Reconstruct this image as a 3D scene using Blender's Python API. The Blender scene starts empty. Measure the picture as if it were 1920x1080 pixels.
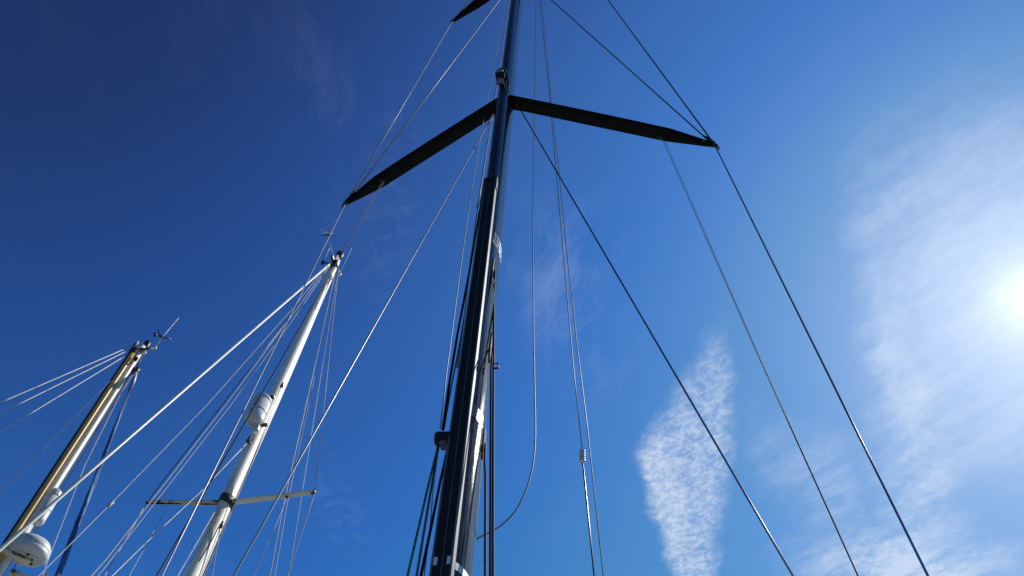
import bpy, bmesh, math, random
from mathutils import Vector, Matrix
random.seed(7)
S = bpy.context.scene
COL = S.collection
# ------------------------------------------------------------------ camera
F = 1387.0                       # focal length in pixels of the 1920 px wide photograph
ZC = 3.0                         # eye height above the water
zen = Vector((60.0, 990.0, -F)).normalized()
fwd = Vector((0, 0, -1))
Yb = (fwd - zen*fwd.dot(zen)).normalized()
Xb = Yb.cross(zen)
R = Matrix((Xb, Yb, zen))        # camera space -> world space
cd = bpy.data.cameras.new('camera'); cam = bpy.data.objects.new('camera', cd)
COL.objects.link(cam); S.camera = cam
cam.matrix_world = Matrix.Translation((0, 0, ZC)) @ R.to_4x4()
cd.sensor_width = 36; cd.lens = F/1920*36; cd.clip_start = 0.05; cd.clip_end = 9000
S.render.resolution_x = 1024; S.render.resolution_y = 576
def ray(px, py):
    return (R @ Vector((px-960.0, 540.0-py, -F))).normalized()
def az(px, py):
    r = ray(px, py); return math.atan2(r.x, r.y)
def W(px, py, d):                # point seen at that pixel, at horizontal distance d from the eye
    r = ray(px, py); k = d/math.hypot(r.x, r.y)
    return Vector((0, 0, ZC)) + r*k
def WZ(px, py, z):               # point seen at that pixel, at height z above the eye
    r = ray(px, py); return Vector((0, 0, ZC)) + r*(z/r.z)
def pxr(p, w):                   # radius that shows w photograph pixels wide at point p
    dep = (p-Vector((0, 0, ZC))).dot(R @ Vector((0, 0, -1)))
    return max(w*dep/F/2, 0.0008)
def hz(a):                       # horizontal unit vector of an azimuth in degrees
    return Vector((math.sin(math.radians(a)), math.cos(math.radians(a)), 0))
SUN = ray(1950, 558)
# ------------------------------------------------------------------ render settings, world, sun
S.view_settings.view_transform = 'Standard'; S.view_settings.look = 'None'
S.view_settings.gamma = 1; S.view_settings.exposure = 0
S.view_settings.use_curve_mapping = False
wd = bpy.data.worlds.new('World'); S.world = wd; wd.use_nodes = True
nt = wd.node_tree; nt.nodes.clear(); NL = nt.links
def nd(t, **k):
    n = nt.nodes.new(t)
    for a, b in k.items(): setattr(n, a, b)
    return n
def setin(n, i, v):
    if isinstance(v, bpy.types.NodeSocket): NL.new(v, n.inputs[i])
    elif v is not None: n.inputs[i].default_value = v
def M(op, a, b=None, c=None, clamp=False):
    n = nd('ShaderNodeMath', operation=op, use_clamp=clamp)
    setin(n, 0, a); setin(n, 1, b); setin(n, 2, c); return n.outputs[0]
def VM(op, a, b=None, out=0):
    n = nd('ShaderNodeVectorMath', operation=op); setin(n, 0, a)
    if op == 'SCALE': setin(n, 3, b)
    else: setin(n, 1, b)
    return n.outputs[out]
def RNG(v, a, b, c=0.0, d=1.0, smooth=True):
    n = nd('ShaderNodeMapRange'); n.interpolation_type = 'SMOOTHSTEP' if smooth else 'LINEAR'
    setin(n, 0, v); setin(n, 1, a); setin(n, 2, b); setin(n, 3, c); setin(n, 4, d); return n.outputs[0]
def NOISE(v, scale, detail=4, rough=0.55, dist=0.0):
    n = nd('ShaderNodeTexNoise'); setin(n, 'Vector', v); setin(n, 'Scale', scale); setin(n, 'Detail', detail)
    setin(n, 'Roughness', rough); setin(n, 'Distortion', dist); return n
tc = nd('ShaderNodeTexCoord')
DIR = VM('NORMALIZE', tc.outputs['Generated'])
sky = nd('ShaderNodeTexSky', sky_type='NISHITA'); sky.sun_disc = False
sky.sun_elevation = math.asin(SUN.z)
sky.sun_rotation = math.atan2(SUN.x, SUN.y)
sky.altitude = 0; sky.air_density = 1.0; sky.dust_density = 0.3; sky.ozone_density = 3.0
# response of the clear sky: deeper and more saturated blue away from the sun
lowered = VM('SCALE', sky.outputs[0], 0.1)
crv = nd('ShaderNodeRGBCurve'); NL.new(lowered, crv.inputs['Color'])
CP = (((0, 0), (.07, .014), (.10, .022), (.135, .027), (.18, .056), (.22, .082), (.30, .14), (.42, .24), (1, .60)),
      ((0, 0), (.121, .036), (.137, .055), (.175, .10), (.224, .145), (.285, .215), (.377, .29), (.48, .37), (1, .72)),
      ((0, 0), (.235, .135), (.264, .212), (.33, .355), (.413, .475), (.50, .50), (.57, .56), (.65, .60), (1, .85)))
for ci in range(3):
    cu = crv.mapping.curves[ci]
    while len(cu.points) > 2: cu.points.remove(cu.points[1])
    cu.points[0].location = CP[ci][0]; cu.points[-1].location = CP[ci][-1]
    for pt in CP[ci][1:-1]: cu.points.new(*pt)
crv.mapping.use_clip = False; crv.mapping.update()
SKYC = VM('SCALE', crv.outputs[0], 10.0)
# cloud layer: a horizontal sheet, so the pattern is laid out on direction.xy / direction.z
sep = nd('ShaderNodeSeparateXYZ'); NL.new(DIR, sep.inputs[0])
zz = M('MAXIMUM', sep.outputs[2], 0.08)
cmb = nd('ShaderNodeCombineXYZ'); NL.new(M('DIVIDE', sep.outputs[0], zz), cmb.inputs[0]); NL.new(M('DIVIDE', sep.outputs[1], zz), cmb.inputs[1])
P0 = cmb.outputs[0]
def PL(px, py):
    r = ray(px, py); return Vector((r.x/r.z, r.y/r.z, 0))
def WARP(v, scale, amt, detail=3):
    n = NOISE(v, scale, detail, 0.6)
    return VM('ADD', v, VM('SCALE', VM('SUBTRACT', n.outputs['Color'], (0.5, 0.5, 0.5)), amt))
PW = WARP(P0, 3.5, 0.16)         # large wobble
PF = WARP(PW, 22.0, 0.05, 4)     # plus fine fray
def EDGE(v, a, b, w):            # soft half plane through photo points a, b; 1 on the right hand side going a -> b in the picture
    A, B = PL(*a), PL(*b)
    t = (B-A).normalized(); n = Vector((t.y, -t.x, 0))
    m = PL((a[0]+b[0])/2 - (b[1]-a[1])*0.05, (a[1]+b[1])/2 + (b[0]-a[0])*0.05)
    if (m-A).dot(n) < 0: n = -n
    d = VM('DOT_PRODUCT', VM('SUBTRACT', v, tuple(A)), tuple(n), out=1)
    return RNG(d, -w, w)
def BLOB(v, c, a, b, lo=0.0, hi=1.0):   # soft ellipse: centre and the ends of its two half axes
    C_, A, B = PL(*c), PL(*a)-PL(*c), PL(*b)-PL(*c)
    det = A.x*B.y-A.y*B.x
    q = VM('SUBTRACT', v, tuple(C_))
    s = VM('DOT_PRODUCT', q, (B.y/det, -B.x/det, 0), out=1)
    t = VM('DOT_PRODUCT', q, (-A.y/det, A.x/det, 0), out=1)
    r = M('SQRT', M('ADD', M('MULTIPLY', s, s), M('MULTIPLY', t, t)))
    return RNG(r, lo, hi, 1.0, 0.0)
def mul(*a):
    o = a[0]
    for x in a[1:]: o = M('MULTIPLY', o, x)
    return o
def mx(*a):
    o = a[0]
    for x in a[1:]: o = M('MAXIMUM', o, x)
    return o
# rotated, stretched coordinates for fibres
def FIB(a, b, squeeze):
    t = (PL(*b)-PL(*a)).normalized()
    u = VM('DOT_PRODUCT', PW, tuple(t), out=1); w = VM('DOT_PRODUCT', PW, (-t.y, t.x, 0), out=1)
    c = nd('ShaderNodeCombineXYZ'); NL.new(M('MULTIPLY', u, squeeze), c.inputs[0]); NL.new(w, c.inputs[1]); return c.outputs[0]
PE = WARP(WARP(P0, 8.0, 0.07, 5), 40.0, 0.02, 3)
def FIBC(vec, a, b, squeeze):
    t = (PL(*b)-PL(*a)).normalized()
    u = VM('DOT_PRODUCT', vec, tuple(t), out=1); w = VM('DOT_PRODUCT', vec, (-t.y, t.x, 0), out=1)
    c = nd('ShaderNodeCombineXYZ'); NL.new(M('MULTIPLY', u, squeeze), c.inputs[0]); NL.new(w, c.inputs[1]); return c.outputs[0]
# 1: rippled white patch
patch = mul(EDGE(PE, (1264, 1085), (1198, 860), 0.018), EDGE(PE, (1192, 868), (1346, 628), 0.028), EDGE(PE, (1350, 612), (1378, 760), 0.022), EDGE(PE, (1378, 740), (1332, 1085), 0.028))
RC = WARP(WARP(P0, 18, 0.03, 2), 60, 0.012, 3)
rip = NOISE(FIBC(RC, (1240, 1000), (1380, 900), 0.75), 78, 4, 0.62).outputs['Fac']
rip2 = NOISE(RC, 30, 5, 0.65).outputs['Fac']
patch_l = BLOB(PE, (1238, 900), (1292, 1110), (1180, 880), 0.05, 1.15)
patch_t = RNG(VM('DOT_PRODUCT', VM('SUBTRACT', P0, tuple(PL(1350, 600))), tuple((PL(1300, 850)-PL(1350, 600)).normalized()), out=1), 0.0, 0.35, 0.62, 1.0)
patch_a = mul(patch, patch_t, M('ADD', M('ADD', M('MULTIPLY', RNG(rip, 0.40, 0.62), 0.32), M('MULTIPLY', RNG(rip2, 0.34, 0.66), 0.26)), M('ADD', M('MULTIPLY', patch_l, 0.26), 0.18)))
# 2: broad cirrus sheet on the sun's side
fib1 = NOISE(FIB((1640, 900), (1920, 740), 0.2), 12, 10, 0.72).outputs['Fac']
fib2 = NOISE(FIB((1650, 900), (1610, 480), 0.3), 20, 9, 0.7).outputs['Fac']
fine = NOISE(WARP(P0, 12, 0.08, 4), 34, 6, 0.65).outputs['Fac']
PG = WARP(PF, 30, 0.035, 5)
edge_l = mul(EDGE(PG, (1676, 905), (1590, 480), 0.028), EDGE(PG, (1540, 360), (1920, 170), 0.17))
sheet = mul(edge_l, BLOB(PG, (1850, 580), (1790, 925), (1480, 500), 0.6, 1.1))
sheet_a = mul(sheet, M('ADD', M('MULTIPLY', RNG(fib1, 0.34, 0.68), 0.30), M('ADD', M('MULTIPLY', RNG(fine, 0.36, 0.66), 0.12), 0.06)))
veil = mul(BLOB(PF, (1900, 600), (1840, 900), (1620, 560), 0.1, 1.15), EDGE(PF, (1540, 360), (1920, 150), 0.2), 0.22)
rim = mul(edge_l, BLOB(PF, (1665, 720), (1600, 430), (1740, 690), 0.0, 1.0), M('ADD', M('MULTIPLY', RNG(fib2, 0.34, 0.66), 0.40), 0.10))
tail = mx(M('MULTIPLY', BLOB(PG, (1730, 950), (1790, 1170), (1600, 920), 0.1, 1.15), 0.85), M('MULTIPLY', BLOB(PG, (1540, 930), (1390, 740), (1630, 890), 0.0, 1.1), 0.5),
          M('MULTIPLY', BLOB(PG, (1710, 1075), (1440, 1050), (1740, 960), 0.1, 1.1), 1.35))
tail_a = mul(tail, M('ADD', M('MULTIPLY', RNG(fib1, 0.38, 0.64), 0.46), M('ADD', M('MULTIPLY', RNG(fine, 0.38, 0.66), 0.26), 0.16)))
# 3: thin wisps over the rest of the sky
wf = NOISE(FIB((600, 420), (640, 40), 0.35), 9, 8, 0.68).outputs['Fac']
big = NOISE(P0, 2.2, 2, 0.5).outputs['Fac']
wis = mul(RNG(wf, 0.45, 0.85), RNG(big, 0.45, 0.7), 0.035)
wis2 = mul(BLOB(PF, (600, 230), (660, 520), (700, 210), 0.0, 1.0), RNG(wf, 0.44, 0.72), 0.075)
wis3 = mul(BLOB(PF, (1080, 560), (1180, 820), (1240, 480), 0.0, 1.0), RNG(wf, 0.44, 0.7), 0.18)
wis4 = mul(mx(BLOB(PG, (720, 400), (700, 640), (640, 380), 0.0, 1.0), BLOB(PG, (620, 960), (700, 1100), (540, 980), 0.0, 1.0)), RNG(fine, 0.42, 0.75), 0.06)
inv = M('SUBTRACT', 1.0, M('MINIMUM', patch_a, 0.85))
for t in (wis4, veil, sheet_a, tail_a, rim, wis, wis2, wis3):
    inv = M('MULTIPLY', inv, M('SUBTRACT', 1.0, M('MINIMUM', t, 0.85)))
CA = M('MULTIPLY', M('SUBTRACT', 1.0, inv), RNG(sep.outputs[2], 0.02, 0.3))
# thin high haze scatters sunlight forward: a halo that depends only on the angle to the sun
ct = VM('DOT_PRODUCT', DIR, tuple(SUN), out=1)
ang = M('ARCCOSINE', M('MINIMUM', ct, 0.99999))
def EXPO(v, s): return M('EXPONENT', M('MULTIPLY', M('POWER', M('DIVIDE', v, s[0]), s[1]), -1.0))
H1, H2, H3 = 1.5, 3.0, 7.0
broad = M('MULTIPLY', EXPO(ang, (0.68, 3.0)), H1)
halo = M('ADD', 0.0, M('ADD', M('MULTIPLY', EXPO(ang, (0.10, 1.05)), H2), M('MULTIPLY', EXPO(ang, (0.030, 1.1)), H3)))
# cloud brightness rises towards the sun
cb = M('ADD', 7.0, M('MULTIPLY', EXPO(ang, (0.2, 1.5)), 0.1))
cc = nd('ShaderNodeCombineColor'); NL.new(M('MULTIPLY', cb, 0.86), cc.inputs[0]); NL.new(M('MULTIPLY', cb, 0.96), cc.inputs[1]); NL.new(M('MULTIPLY', cb, 1.13), cc.inputs[2])
mixc = nd('ShaderNodeMix', data_type='RGBA'); NL.new(CA, mixc.inputs['Factor']); NL.new(SKYC, mixc.inputs['A']); NL.new(cc.outputs[0], mixc.inputs['B'])
hc = nd('ShaderNodeCombineColor'); NL.new(M('MULTIPLY_ADD', broad, 0.2, M('MULTIPLY', halo, 0.86)), hc.inputs[0]); NL.new(M('MULTIPLY_ADD', broad, 0.47, M('MULTIPLY', halo, 0.92)), hc.inputs[1]); NL.new(M('ADD', broad, halo), hc.inputs[2])
add = nd('ShaderNodeMix', data_type='RGBA', blend_type='ADD'); add.inputs['Factor'].default_value = 1; NL.new(mixc.outputs['Result'], add.inputs['A']); NL.new(hc.outputs[0], add.inputs['B'])
bg = nd('ShaderNodeBackground'); NL.new(add.outputs['Result'], bg.inputs[0]); bg.inputs[1].default_value = 0.10
wo = nd('ShaderNodeOutputWorld'); NL.new(bg.outputs[0], wo.inputs[0])
ld = bpy.data.lights.new('sun', 'SUN'); ld.energy = 4.6; ld.angle = math.radians(0.55); ld.color = (1, 0.955, 0.88)
lo = bpy.data.objects.new('sun', ld); COL.objects.link(lo)
lo.rotation_euler = SUN.to_track_quat('Z', 'Y').to_euler(); lo.location = SUN*50
# ------------------------------------------------------------------ materials
def mat(name, col, rough=0.5, metal=0.0, coat=0.0, noise=None, band=None, bump=0.0, bscale=40.0, coord='Object', spec=None, aniso=None):
    m = bpy.data.materials.new(name); m.use_nodes = True; t = m.node_tree; b = t.nodes['Principled BSDF']
    b.inputs['Base Color'].default_value = (*col, 1); b.inputs['Roughness'].default_value = rough
    b.inputs['Metallic'].default_value = metal; b.inputs['Coat Weight'].default_value = coat; b.inputs['Coat Roughness'].default_value = 0.06
    if spec is not None: b.inputs['Specular IOR Level'].default_value = spec
    c = t.nodes.new('ShaderNodeTexCoord'); out = None
    if noise:                    # (second colour, scale, low, high, stretch)
        c2, sc, lo_, hi_, st = noise
        mp = t.nodes.new('ShaderNodeMapping'); mp.inputs['Scale'].default_value = (1, 1, st); t.links.new(c.outputs[coord], mp.inputs[0])
        n = t.nodes.new('ShaderNodeTexNoise'); n.inputs['Scale'].default_value = sc; n.inputs['Detail'].default_value = 5; t.links.new(mp.outputs[0], n.inputs[0])
        r = t.nodes.new('ShaderNodeMapRange'); r.inputs[1].default_value = lo_; r.inputs[2].default_value = hi_; t.links.new(n.outputs['Fac'], r.inputs[0])
        x = t.nodes.new('ShaderNodeMix'); x.data_type = 'RGBA'; t.links.new(r.outputs[0], x.inputs['Factor'])
        x.inputs['A'].default_value = (*col, 1); x.inputs['B'].default_value = (*c2, 1); out = x.outputs['Result']
    if band:                     # (second colour, period in metres, threshold) strands along the length
        c2, per, th = band
        w = t.nodes.new('ShaderNodeTexWave'); w.wave_type = 'BANDS'; w.bands_direction = 'Z'
        w.inputs['Scale'].default_value = 0.314/per; w.inputs['Distortion'].default_value = 1.5; w.inputs['Detail'].default_value = 1
        t.links.new(c.outputs[coord], w.inputs[0])
        r = t.nodes.new('ShaderNodeMapRange'); r.inputs[1].default_value = th-0.12; r.inputs[2].default_value = th+0.12; t.links.new(w.outputs['Fac'], r.inputs[0])
        x = t.nodes.new('ShaderNodeMix'); x.data_type = 'RGBA'; t.links.new(r.outputs[0], x.inputs['Factor'])
        if out: t.links.new(out, x.inputs['A'])
        else: x.inputs['A'].default_value = (*col, 1)
        x.inputs['B'].default_value = (*c2, 1); out = x.outputs['Result']
    if out: t.links.new(out, b.inputs['Base Color'])
    if bump:
        n = t.nodes.new('ShaderNodeTexNoise'); n.inputs['Scale'].default_value = bscale; n.inputs['Detail'].default_value = 4; t.links.new(c.outputs[coord], n.inputs[0])
        bp = t.nodes.new('ShaderNodeBump'); bp.inputs['Strength'].default_value = bump; bp.inputs['Distance'].default_value = 0.01
        t.links.new(n.outputs['Fac'], bp.inputs['Height']); t.links.new(bp.outputs[0], b.inputs['Normal'])
    return m
def mast_black():
    m = mat('glossy_black_mast', (0.010, 0.012, 0.016), 0.16, coat=0.2)
    t = m.node_tree; b = t.nodes['Principled BSDF']; c = t.nodes.new('ShaderNodeTexCoord')
    b.inputs['Coat Roughness'].default_value = 0.045
    b.inputs['Specular IOR Level'].default_value = 0.3
    # scratches: long thin streaks that roughen the gloss, fine pitting in the bump
    mp = t.nodes.new('ShaderNodeMapping'); mp.inputs['Scale'].default_value = (60, 60, 4); mp.inputs['Rotation'].default_value = (0.5, 0.3, 0); t.links.new(c.outputs['Object'], mp.inputs[0])
    n = t.nodes.new('ShaderNodeTexNoise'); n.inputs['Scale'].default_value = 3; n.inputs['Detail'].default_value = 8; t.links.new(mp.outputs[0], n.inputs[0])
    r = t.nodes.new('ShaderNodeMapRange'); r.inputs[1].default_value = 0.4; r.inputs[2].default_value = 0.75; r.inputs[3].default_value = 0.05; r.inputs[4].default_value = 0.13
    t.links.new(n.outputs['Fac'], r.inputs[0]); t.links.new(r.outputs[0], b.inputs['Roughness'])
    n2 = t.nodes.new('ShaderNodeTexNoise'); n2.inputs['Scale'].default_value = 90; n2.inputs['Detail'].default_value = 6; t.links.new(c.outputs['Object'], n2.inputs[0])
    r2 = t.nodes.new('ShaderNodeMapRange'); r2.inputs[1].default_value = 0.66; r2.inputs[2].default_value = 0.74
    t.links.new(n2.outputs['Fac'], r2.inputs[0])
    x = t.nodes.new('ShaderNodeMix'); x.data_type = 'RGBA'; t.links.new(r2.outputs[0], x.inputs['Factor'])
    x.inputs['A'].default_value = (0.010, 0.012, 0.016, 1); x.inputs['B'].default_value = (0.16, 0.17, 0.19, 1); t.links.new(x.outputs['Result'], b.inputs['Base Color'])
    bp = t.nodes.new('ShaderNodeBump'); bp.inputs['Strength'].default_value = 0.07; bp.inputs['Distance'].default_value = 0.003
    a = t.nodes.new('ShaderNodeMath'); a.operation = 'ADD'; t.links.new(n.outputs['Fac'], a.inputs[0]); t.links.new(n2.outputs['Fac'], a.inputs[1])
    t.links.new(a.outputs[0], bp.inputs['Height']); t.links.new(bp.outputs[0], b.inputs['Normal']); t.links.new(bp.outputs[0], b.inputs['Coat Normal'])
    return m
MT = dict(
    mast_black=mast_black(),
    matt_black=mat('matt_black', (0.011, 0.012, 0.014), 0.55, noise=((0.04, 0.042, 0.045), 60, 0.62, 0.8, 0.2), bump=0.1, bscale=80, spec=0.25),
    spreader_black=mat('spreader_black', (0.0035, 0.0035, 0.004), 0.5, noise=((0.009, 0.009, 0.010), 5, 0.45, 0.7, 1), bump=0.05, bscale=30, spec=0.12),
    alloy=mat('alloy', (0.16, 0.165, 0.175), 0.6, metal=0.0, spec=0.3, noise=((0.10, 0.10, 0.11), 12, 0.4, 0.7, 0.3)),
    steel=mat('steel_rod', (0.30, 0.31, 0.33), 0.22, metal=1.0, noise=((0.18, 0.18, 0.2), 6, 0.4, 0.7, 0.3)),
    wire=mat('steel_wire', (0.50, 0.50, 0.50), 0.5, metal=0.0, noise=((0.32, 0.32, 0.33), 7, 0.4, 0.7, 1)),
    wire_grey=mat('grey_wire', (0.24, 0.24, 0.25), 0.5, metal=0.0, noise=((0.13, 0.13, 0.14), 9, 0.45, 0.65, 1)),
    rod_sunlit=mat('sunlit_rod', (0.40, 0.40, 0.41), 0.4, metal=0.2, noise=((0.28, 0.28, 0.29), 5, 0.4, 0.7, 1)),  # rod colour lightened to carry the sun on the left-hand shrouds
    wire_far=mat('far_steel_wire', (0.52, 0.52, 0.51), 0.5, metal=0.0, noise=((0.3, 0.3, 0.3), 5, 0.4, 0.7, 1)),
    dark_wire=mat('dark_wire', (0.05, 0.05, 0.06), 0.35, metal=0.6),
    thin_line=mat('thin_line', (0.06, 0.055, 0.08), 0.7, noise=((0.08, 0.075, 0.10), 8, 0.4, 0.7, 1)),
    white_rope=mat('white_rope', (0.54, 0.53, 0.50), 0.75, noise=((0.42, 0.41, 0.39), 6, 0.4, 0.7, 1)),
    grey_rope=mat('grey_rope', (0.10, 0.11, 0.13), 0.8, band=((0.2, 0.2, 0.22), 0.012, 0.75), bump=0.08, bscale=200, spec=0.2),
    black_rope=mat('black_rope', (0.010, 0.010, 0.012), 0.85, noise=((0.2, 0.2, 0.2), 120, 0.68, 0.74, 1), bump=0.08, bscale=200, spec=0.2),
    green_rope=mat('green_rope', (0.06, 0.20, 0.09), 0.8, noise=((0.006, 0.008, 0.008), 90, 0.52, 0.62, 1), bump=0.08, bscale=200, spec=0.2),
    maroon_rope=mat('maroon_rope', (0.04, 0.012, 0.016), 0.85, noise=((0.12, 0.09, 0.09), 120, 0.66, 0.74, 1), bump=0.08, bscale=200, spec=0.2),
    blue_rope=mat('blue_rope', (0.008, 0.06, 0.11), 0.7, noise=((0.08, 0.16, 0.2), 120, 0.66, 0.74, 1), bump=0.08, bscale=200, spec=0.2),
    tan_rope=mat('tan_rope', (0.16, 0.12, 0.085), 0.8, noise=((0.05, 0.04, 0.035), 90, 0.45, 0.65, 1), bump=0.08, bscale=200, spec=0.2),
    red_plastic=mat('worn_red_paint', (0.30, 0.07, 0.04), 0.6, noise=((0.5, 0.48, 0.45), 90, 0.45, 0.6, 0.3)),
    cream=mat('cream_mast_paint', (0.77, 0.73, 0.62), 0.45, coat=0.1, noise=((0.50, 0.46, 0.37), 4, 0.52, 0.76, 0.35), bump=0.05, bscale=14),
    white=mat('white_gelcoat', (0.62, 0.63, 0.62), 0.4, coat=0.15, noise=((0.34, 0.33, 0.30), 11, 0.52, 0.76, 1)),
    dirty=mat('weathered_cream', (0.58, 0.56, 0.47), 0.5, noise=((0.06, 0.05, 0.045), 10, 0.55, 0.68, 1)),
    grime=mat('grime_and_slot_shade', (0.03, 0.028, 0.026), 0.7),  # dirt on the spreader, painted shade inside the mast slots
    dark=mat('dark_fitting', (0.022, 0.024, 0.03), 0.45, noise=((0.09, 0.09, 0.1), 50, 0.55, 0.7, 1)),
    gold=mat('varnished_wood', (0.66, 0.40, 0.10), 0.4, coat=0.2, noise=((0.50, 0.29, 0.07), 24, 0.35, 0.7, 0.06)),
    blue_cloth=mat('blue_sail_cover', (0.03, 0.15, 0.36), 0.7, noise=((0.02, 0.07, 0.17), 12, 0.4, 0.65, 0.4), bump=0.5, bscale=20),
    vane=mat('pale_vane', (0.75, 0.78, 0.8), 0.5),
    glass=mat('lamp_glass', (0.22, 0.22, 0.19), 0.12, coat=0.6),
    marking=mat('white_marking', (0.72, 0.74, 0.76), 0.5, noise=((0.45, 0.46, 0.48), 50, 0.55, 0.7, 1)),
    patch=mat('pale_reflective_tape', (0.24, 0.25, 0.27), 0.4, noise=((0.03, 0.03, 0.035), 330, 0.45, 0.52, 1)),
    deck=mat('deck_paint', (0.42, 0.42, 0.40), 0.6, noise=((0.34, 0.34, 0.33), 6, 0.4, 0.7, 1)),
    navy=mat('navy_hull', (0.012, 0.018, 0.035), 0.2, coat=0.5, noise=((0.02, 0.026, 0.045), 3, 0.4, 0.7, 1)),
    window=mat('cabin_window', (0.02, 0.022, 0.025), 0.08),
)
# ------------------------------------------------------------------ building helpers
def link(name, bm, m, parent=None, smooth=True):
    me = bpy.data.meshes.new(name); bmesh.ops.recalc_face_normals(bm, faces=bm.faces); bm.to_mesh(me); bm.free()
    if smooth:
        for p in me.polygons: p.use_smooth = True
    me.materials.append(m if isinstance(m, bpy.types.Material) else MT[m])
    o = bpy.data.objects.new(name, me); COL.objects.link(o)
    if parent is not None:
        o.parent = parent; o.matrix_parent_inverse = Matrix.Translation(-world_loc(parent))
    return o
def world_loc(o):
    v = Vector(o.location)
    if o.parent: v = v - Vector((0, 0, 0))
    return v if o.type == 'EMPTY' else Vector((0, 0, 0))
def thing(name, label, cat, loc):
    o = bpy.data.objects.new(name, None); COL.objects.link(o); o.location = loc; o.empty_display_size = 0.3
    o['label'] = label; o['category'] = cat; return o
def tag(o, label=None, cat=None, group=None, kind=None):
    if label: o['label'] = label
    if cat: o['category'] = cat
    if group: o['group'] = group
    if kind: o['kind'] = kind
    return o
def resample(pts, n=8):          # Catmull-Rom through the points
    out = []
    P = [pts[0]*2-pts[1]] + list(pts) + [pts[-1]*2-pts[-2]]
    for i in range(1, len(P)-2):
        for k in range(n):
            t = k/n; a, b, c, d = P[i-1], P[i], P[i+1], P[i+2]
            out.append(0.5*((2*b)+(c-a)*t+(2*a-5*b+4*c-d)*t*t+(3*b-a-3*c+d)*t**3))
    out.append(pts[-1]); return out
def tube_into(bm, pts, r, sides=8, r2=None, cap=True):
    rings = []; n = len(pts); prev = None
    for i, p in enumerate(pts):
        t = (pts[min(i+1, n-1)]-pts[max(i-1, 0)]).normalized()
        if prev is None:
            a = t.orthogonal().normalized()
        else: a = (prev - t*prev.dot(t)).normalized()
        prev = a; b = t.cross(a)
        rr = r if r2 is None else r+(r2-r)*i/(n-1)
        rings.append([bm.verts.new(p+(a*math.cos(2*math.pi*k/sides)+b*math.sin(2*math.pi*k/sides))*rr) for k in range(sides)])
    for i in range(n-1):
        for k in range(sides):
            bm.faces.new((rings[i][k], rings[i][(k+1) % sides], rings[i+1][(k+1) % sides], rings[i+1][k]))
    if cap: bm.faces.new(rings[0][::-1]); bm.faces.new(rings[-1])
def tube(name, pts, r, m, parent=None, sides=8, r2=None):
    bm = bmesh.new(); tube_into(bm, pts, r, sides, r2); return link(name, bm, m, parent)
def box_into(bm, c, ax, ay, az_, bevel=0.0):
    vs = []
    for i in (-1, 1):
        for j in (-1, 1):
            for k in (-1, 1): vs.append(bm.verts.new(c+ax*i+ay*j+az_*k))
    fs = [(0, 1, 3, 2), (4, 6, 7, 5), (0, 4, 5, 1), (2, 3, 7, 6), (0, 2, 6, 4), (1, 5, 7, 3)]
    fl = [bm.faces.new([vs[q] for q in f]) for f in fs]
    if bevel:
        es = list({e for f in fl for e in f.edges}); bmesh.ops.bevel(bm, geom=es, offset=bevel, segments=2, affect='EDGES')
def box(name, c, ax, ay, az_, m, parent=None, bevel=0.0):
    bm = bmesh.new(); box_into(bm, c, ax, ay, az_, bevel); return link(name, bm, m, parent, smooth=False)
def lathe_into(bm, c, axis, prof, sides=20):
    t = axis.normalized(); a = t.orthogonal().normalized(); b = t.cross(a); rings = []
    for (h, r) in prof:
        rings.append([bm.verts.new(c+t*h+(a*math.cos(2*math.pi*k/sides)+b*math.sin(2*math.pi*k/sides))*max(r, 1e-4)) for k in range(sides)])
    for i in range(len(rings)-1):
        for k in range(sides): bm.faces.new((rings[i][k], rings[i][(k+1) % sides], rings[i+1][(k+1) % sides], rings[i+1][k]))
    bm.faces.new(rings[0][::-1]); bm.faces.new(rings[-1])
def lathe(name, c, axis, prof, m, parent=None, sides=20):
    bm = bmesh.new(); lathe_into(bm, c, axis, prof, sides); return link(name, bm, m, parent)
def ext(a, b, z):                # carry the line a -> b on until height z
    t = (z-a.z)/(b.z-a.z); return a+(b-a)*t
DECK = 1.35
def run(spec, down=DECK, up=None, curve=False):   # list of (px, py, distance): points of one line, carried on past the frame
    p = [W(*s) if not isinstance(s, Vector) else s for s in spec]
    if curve: p = resample(p)
    if down is not None: p.append(ext(p[-2], p[-1], down))
    if up is not None: p.insert(0, ext(p[1], p[0], up))
    return p
Z = Vector((0, 0, 1))
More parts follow.
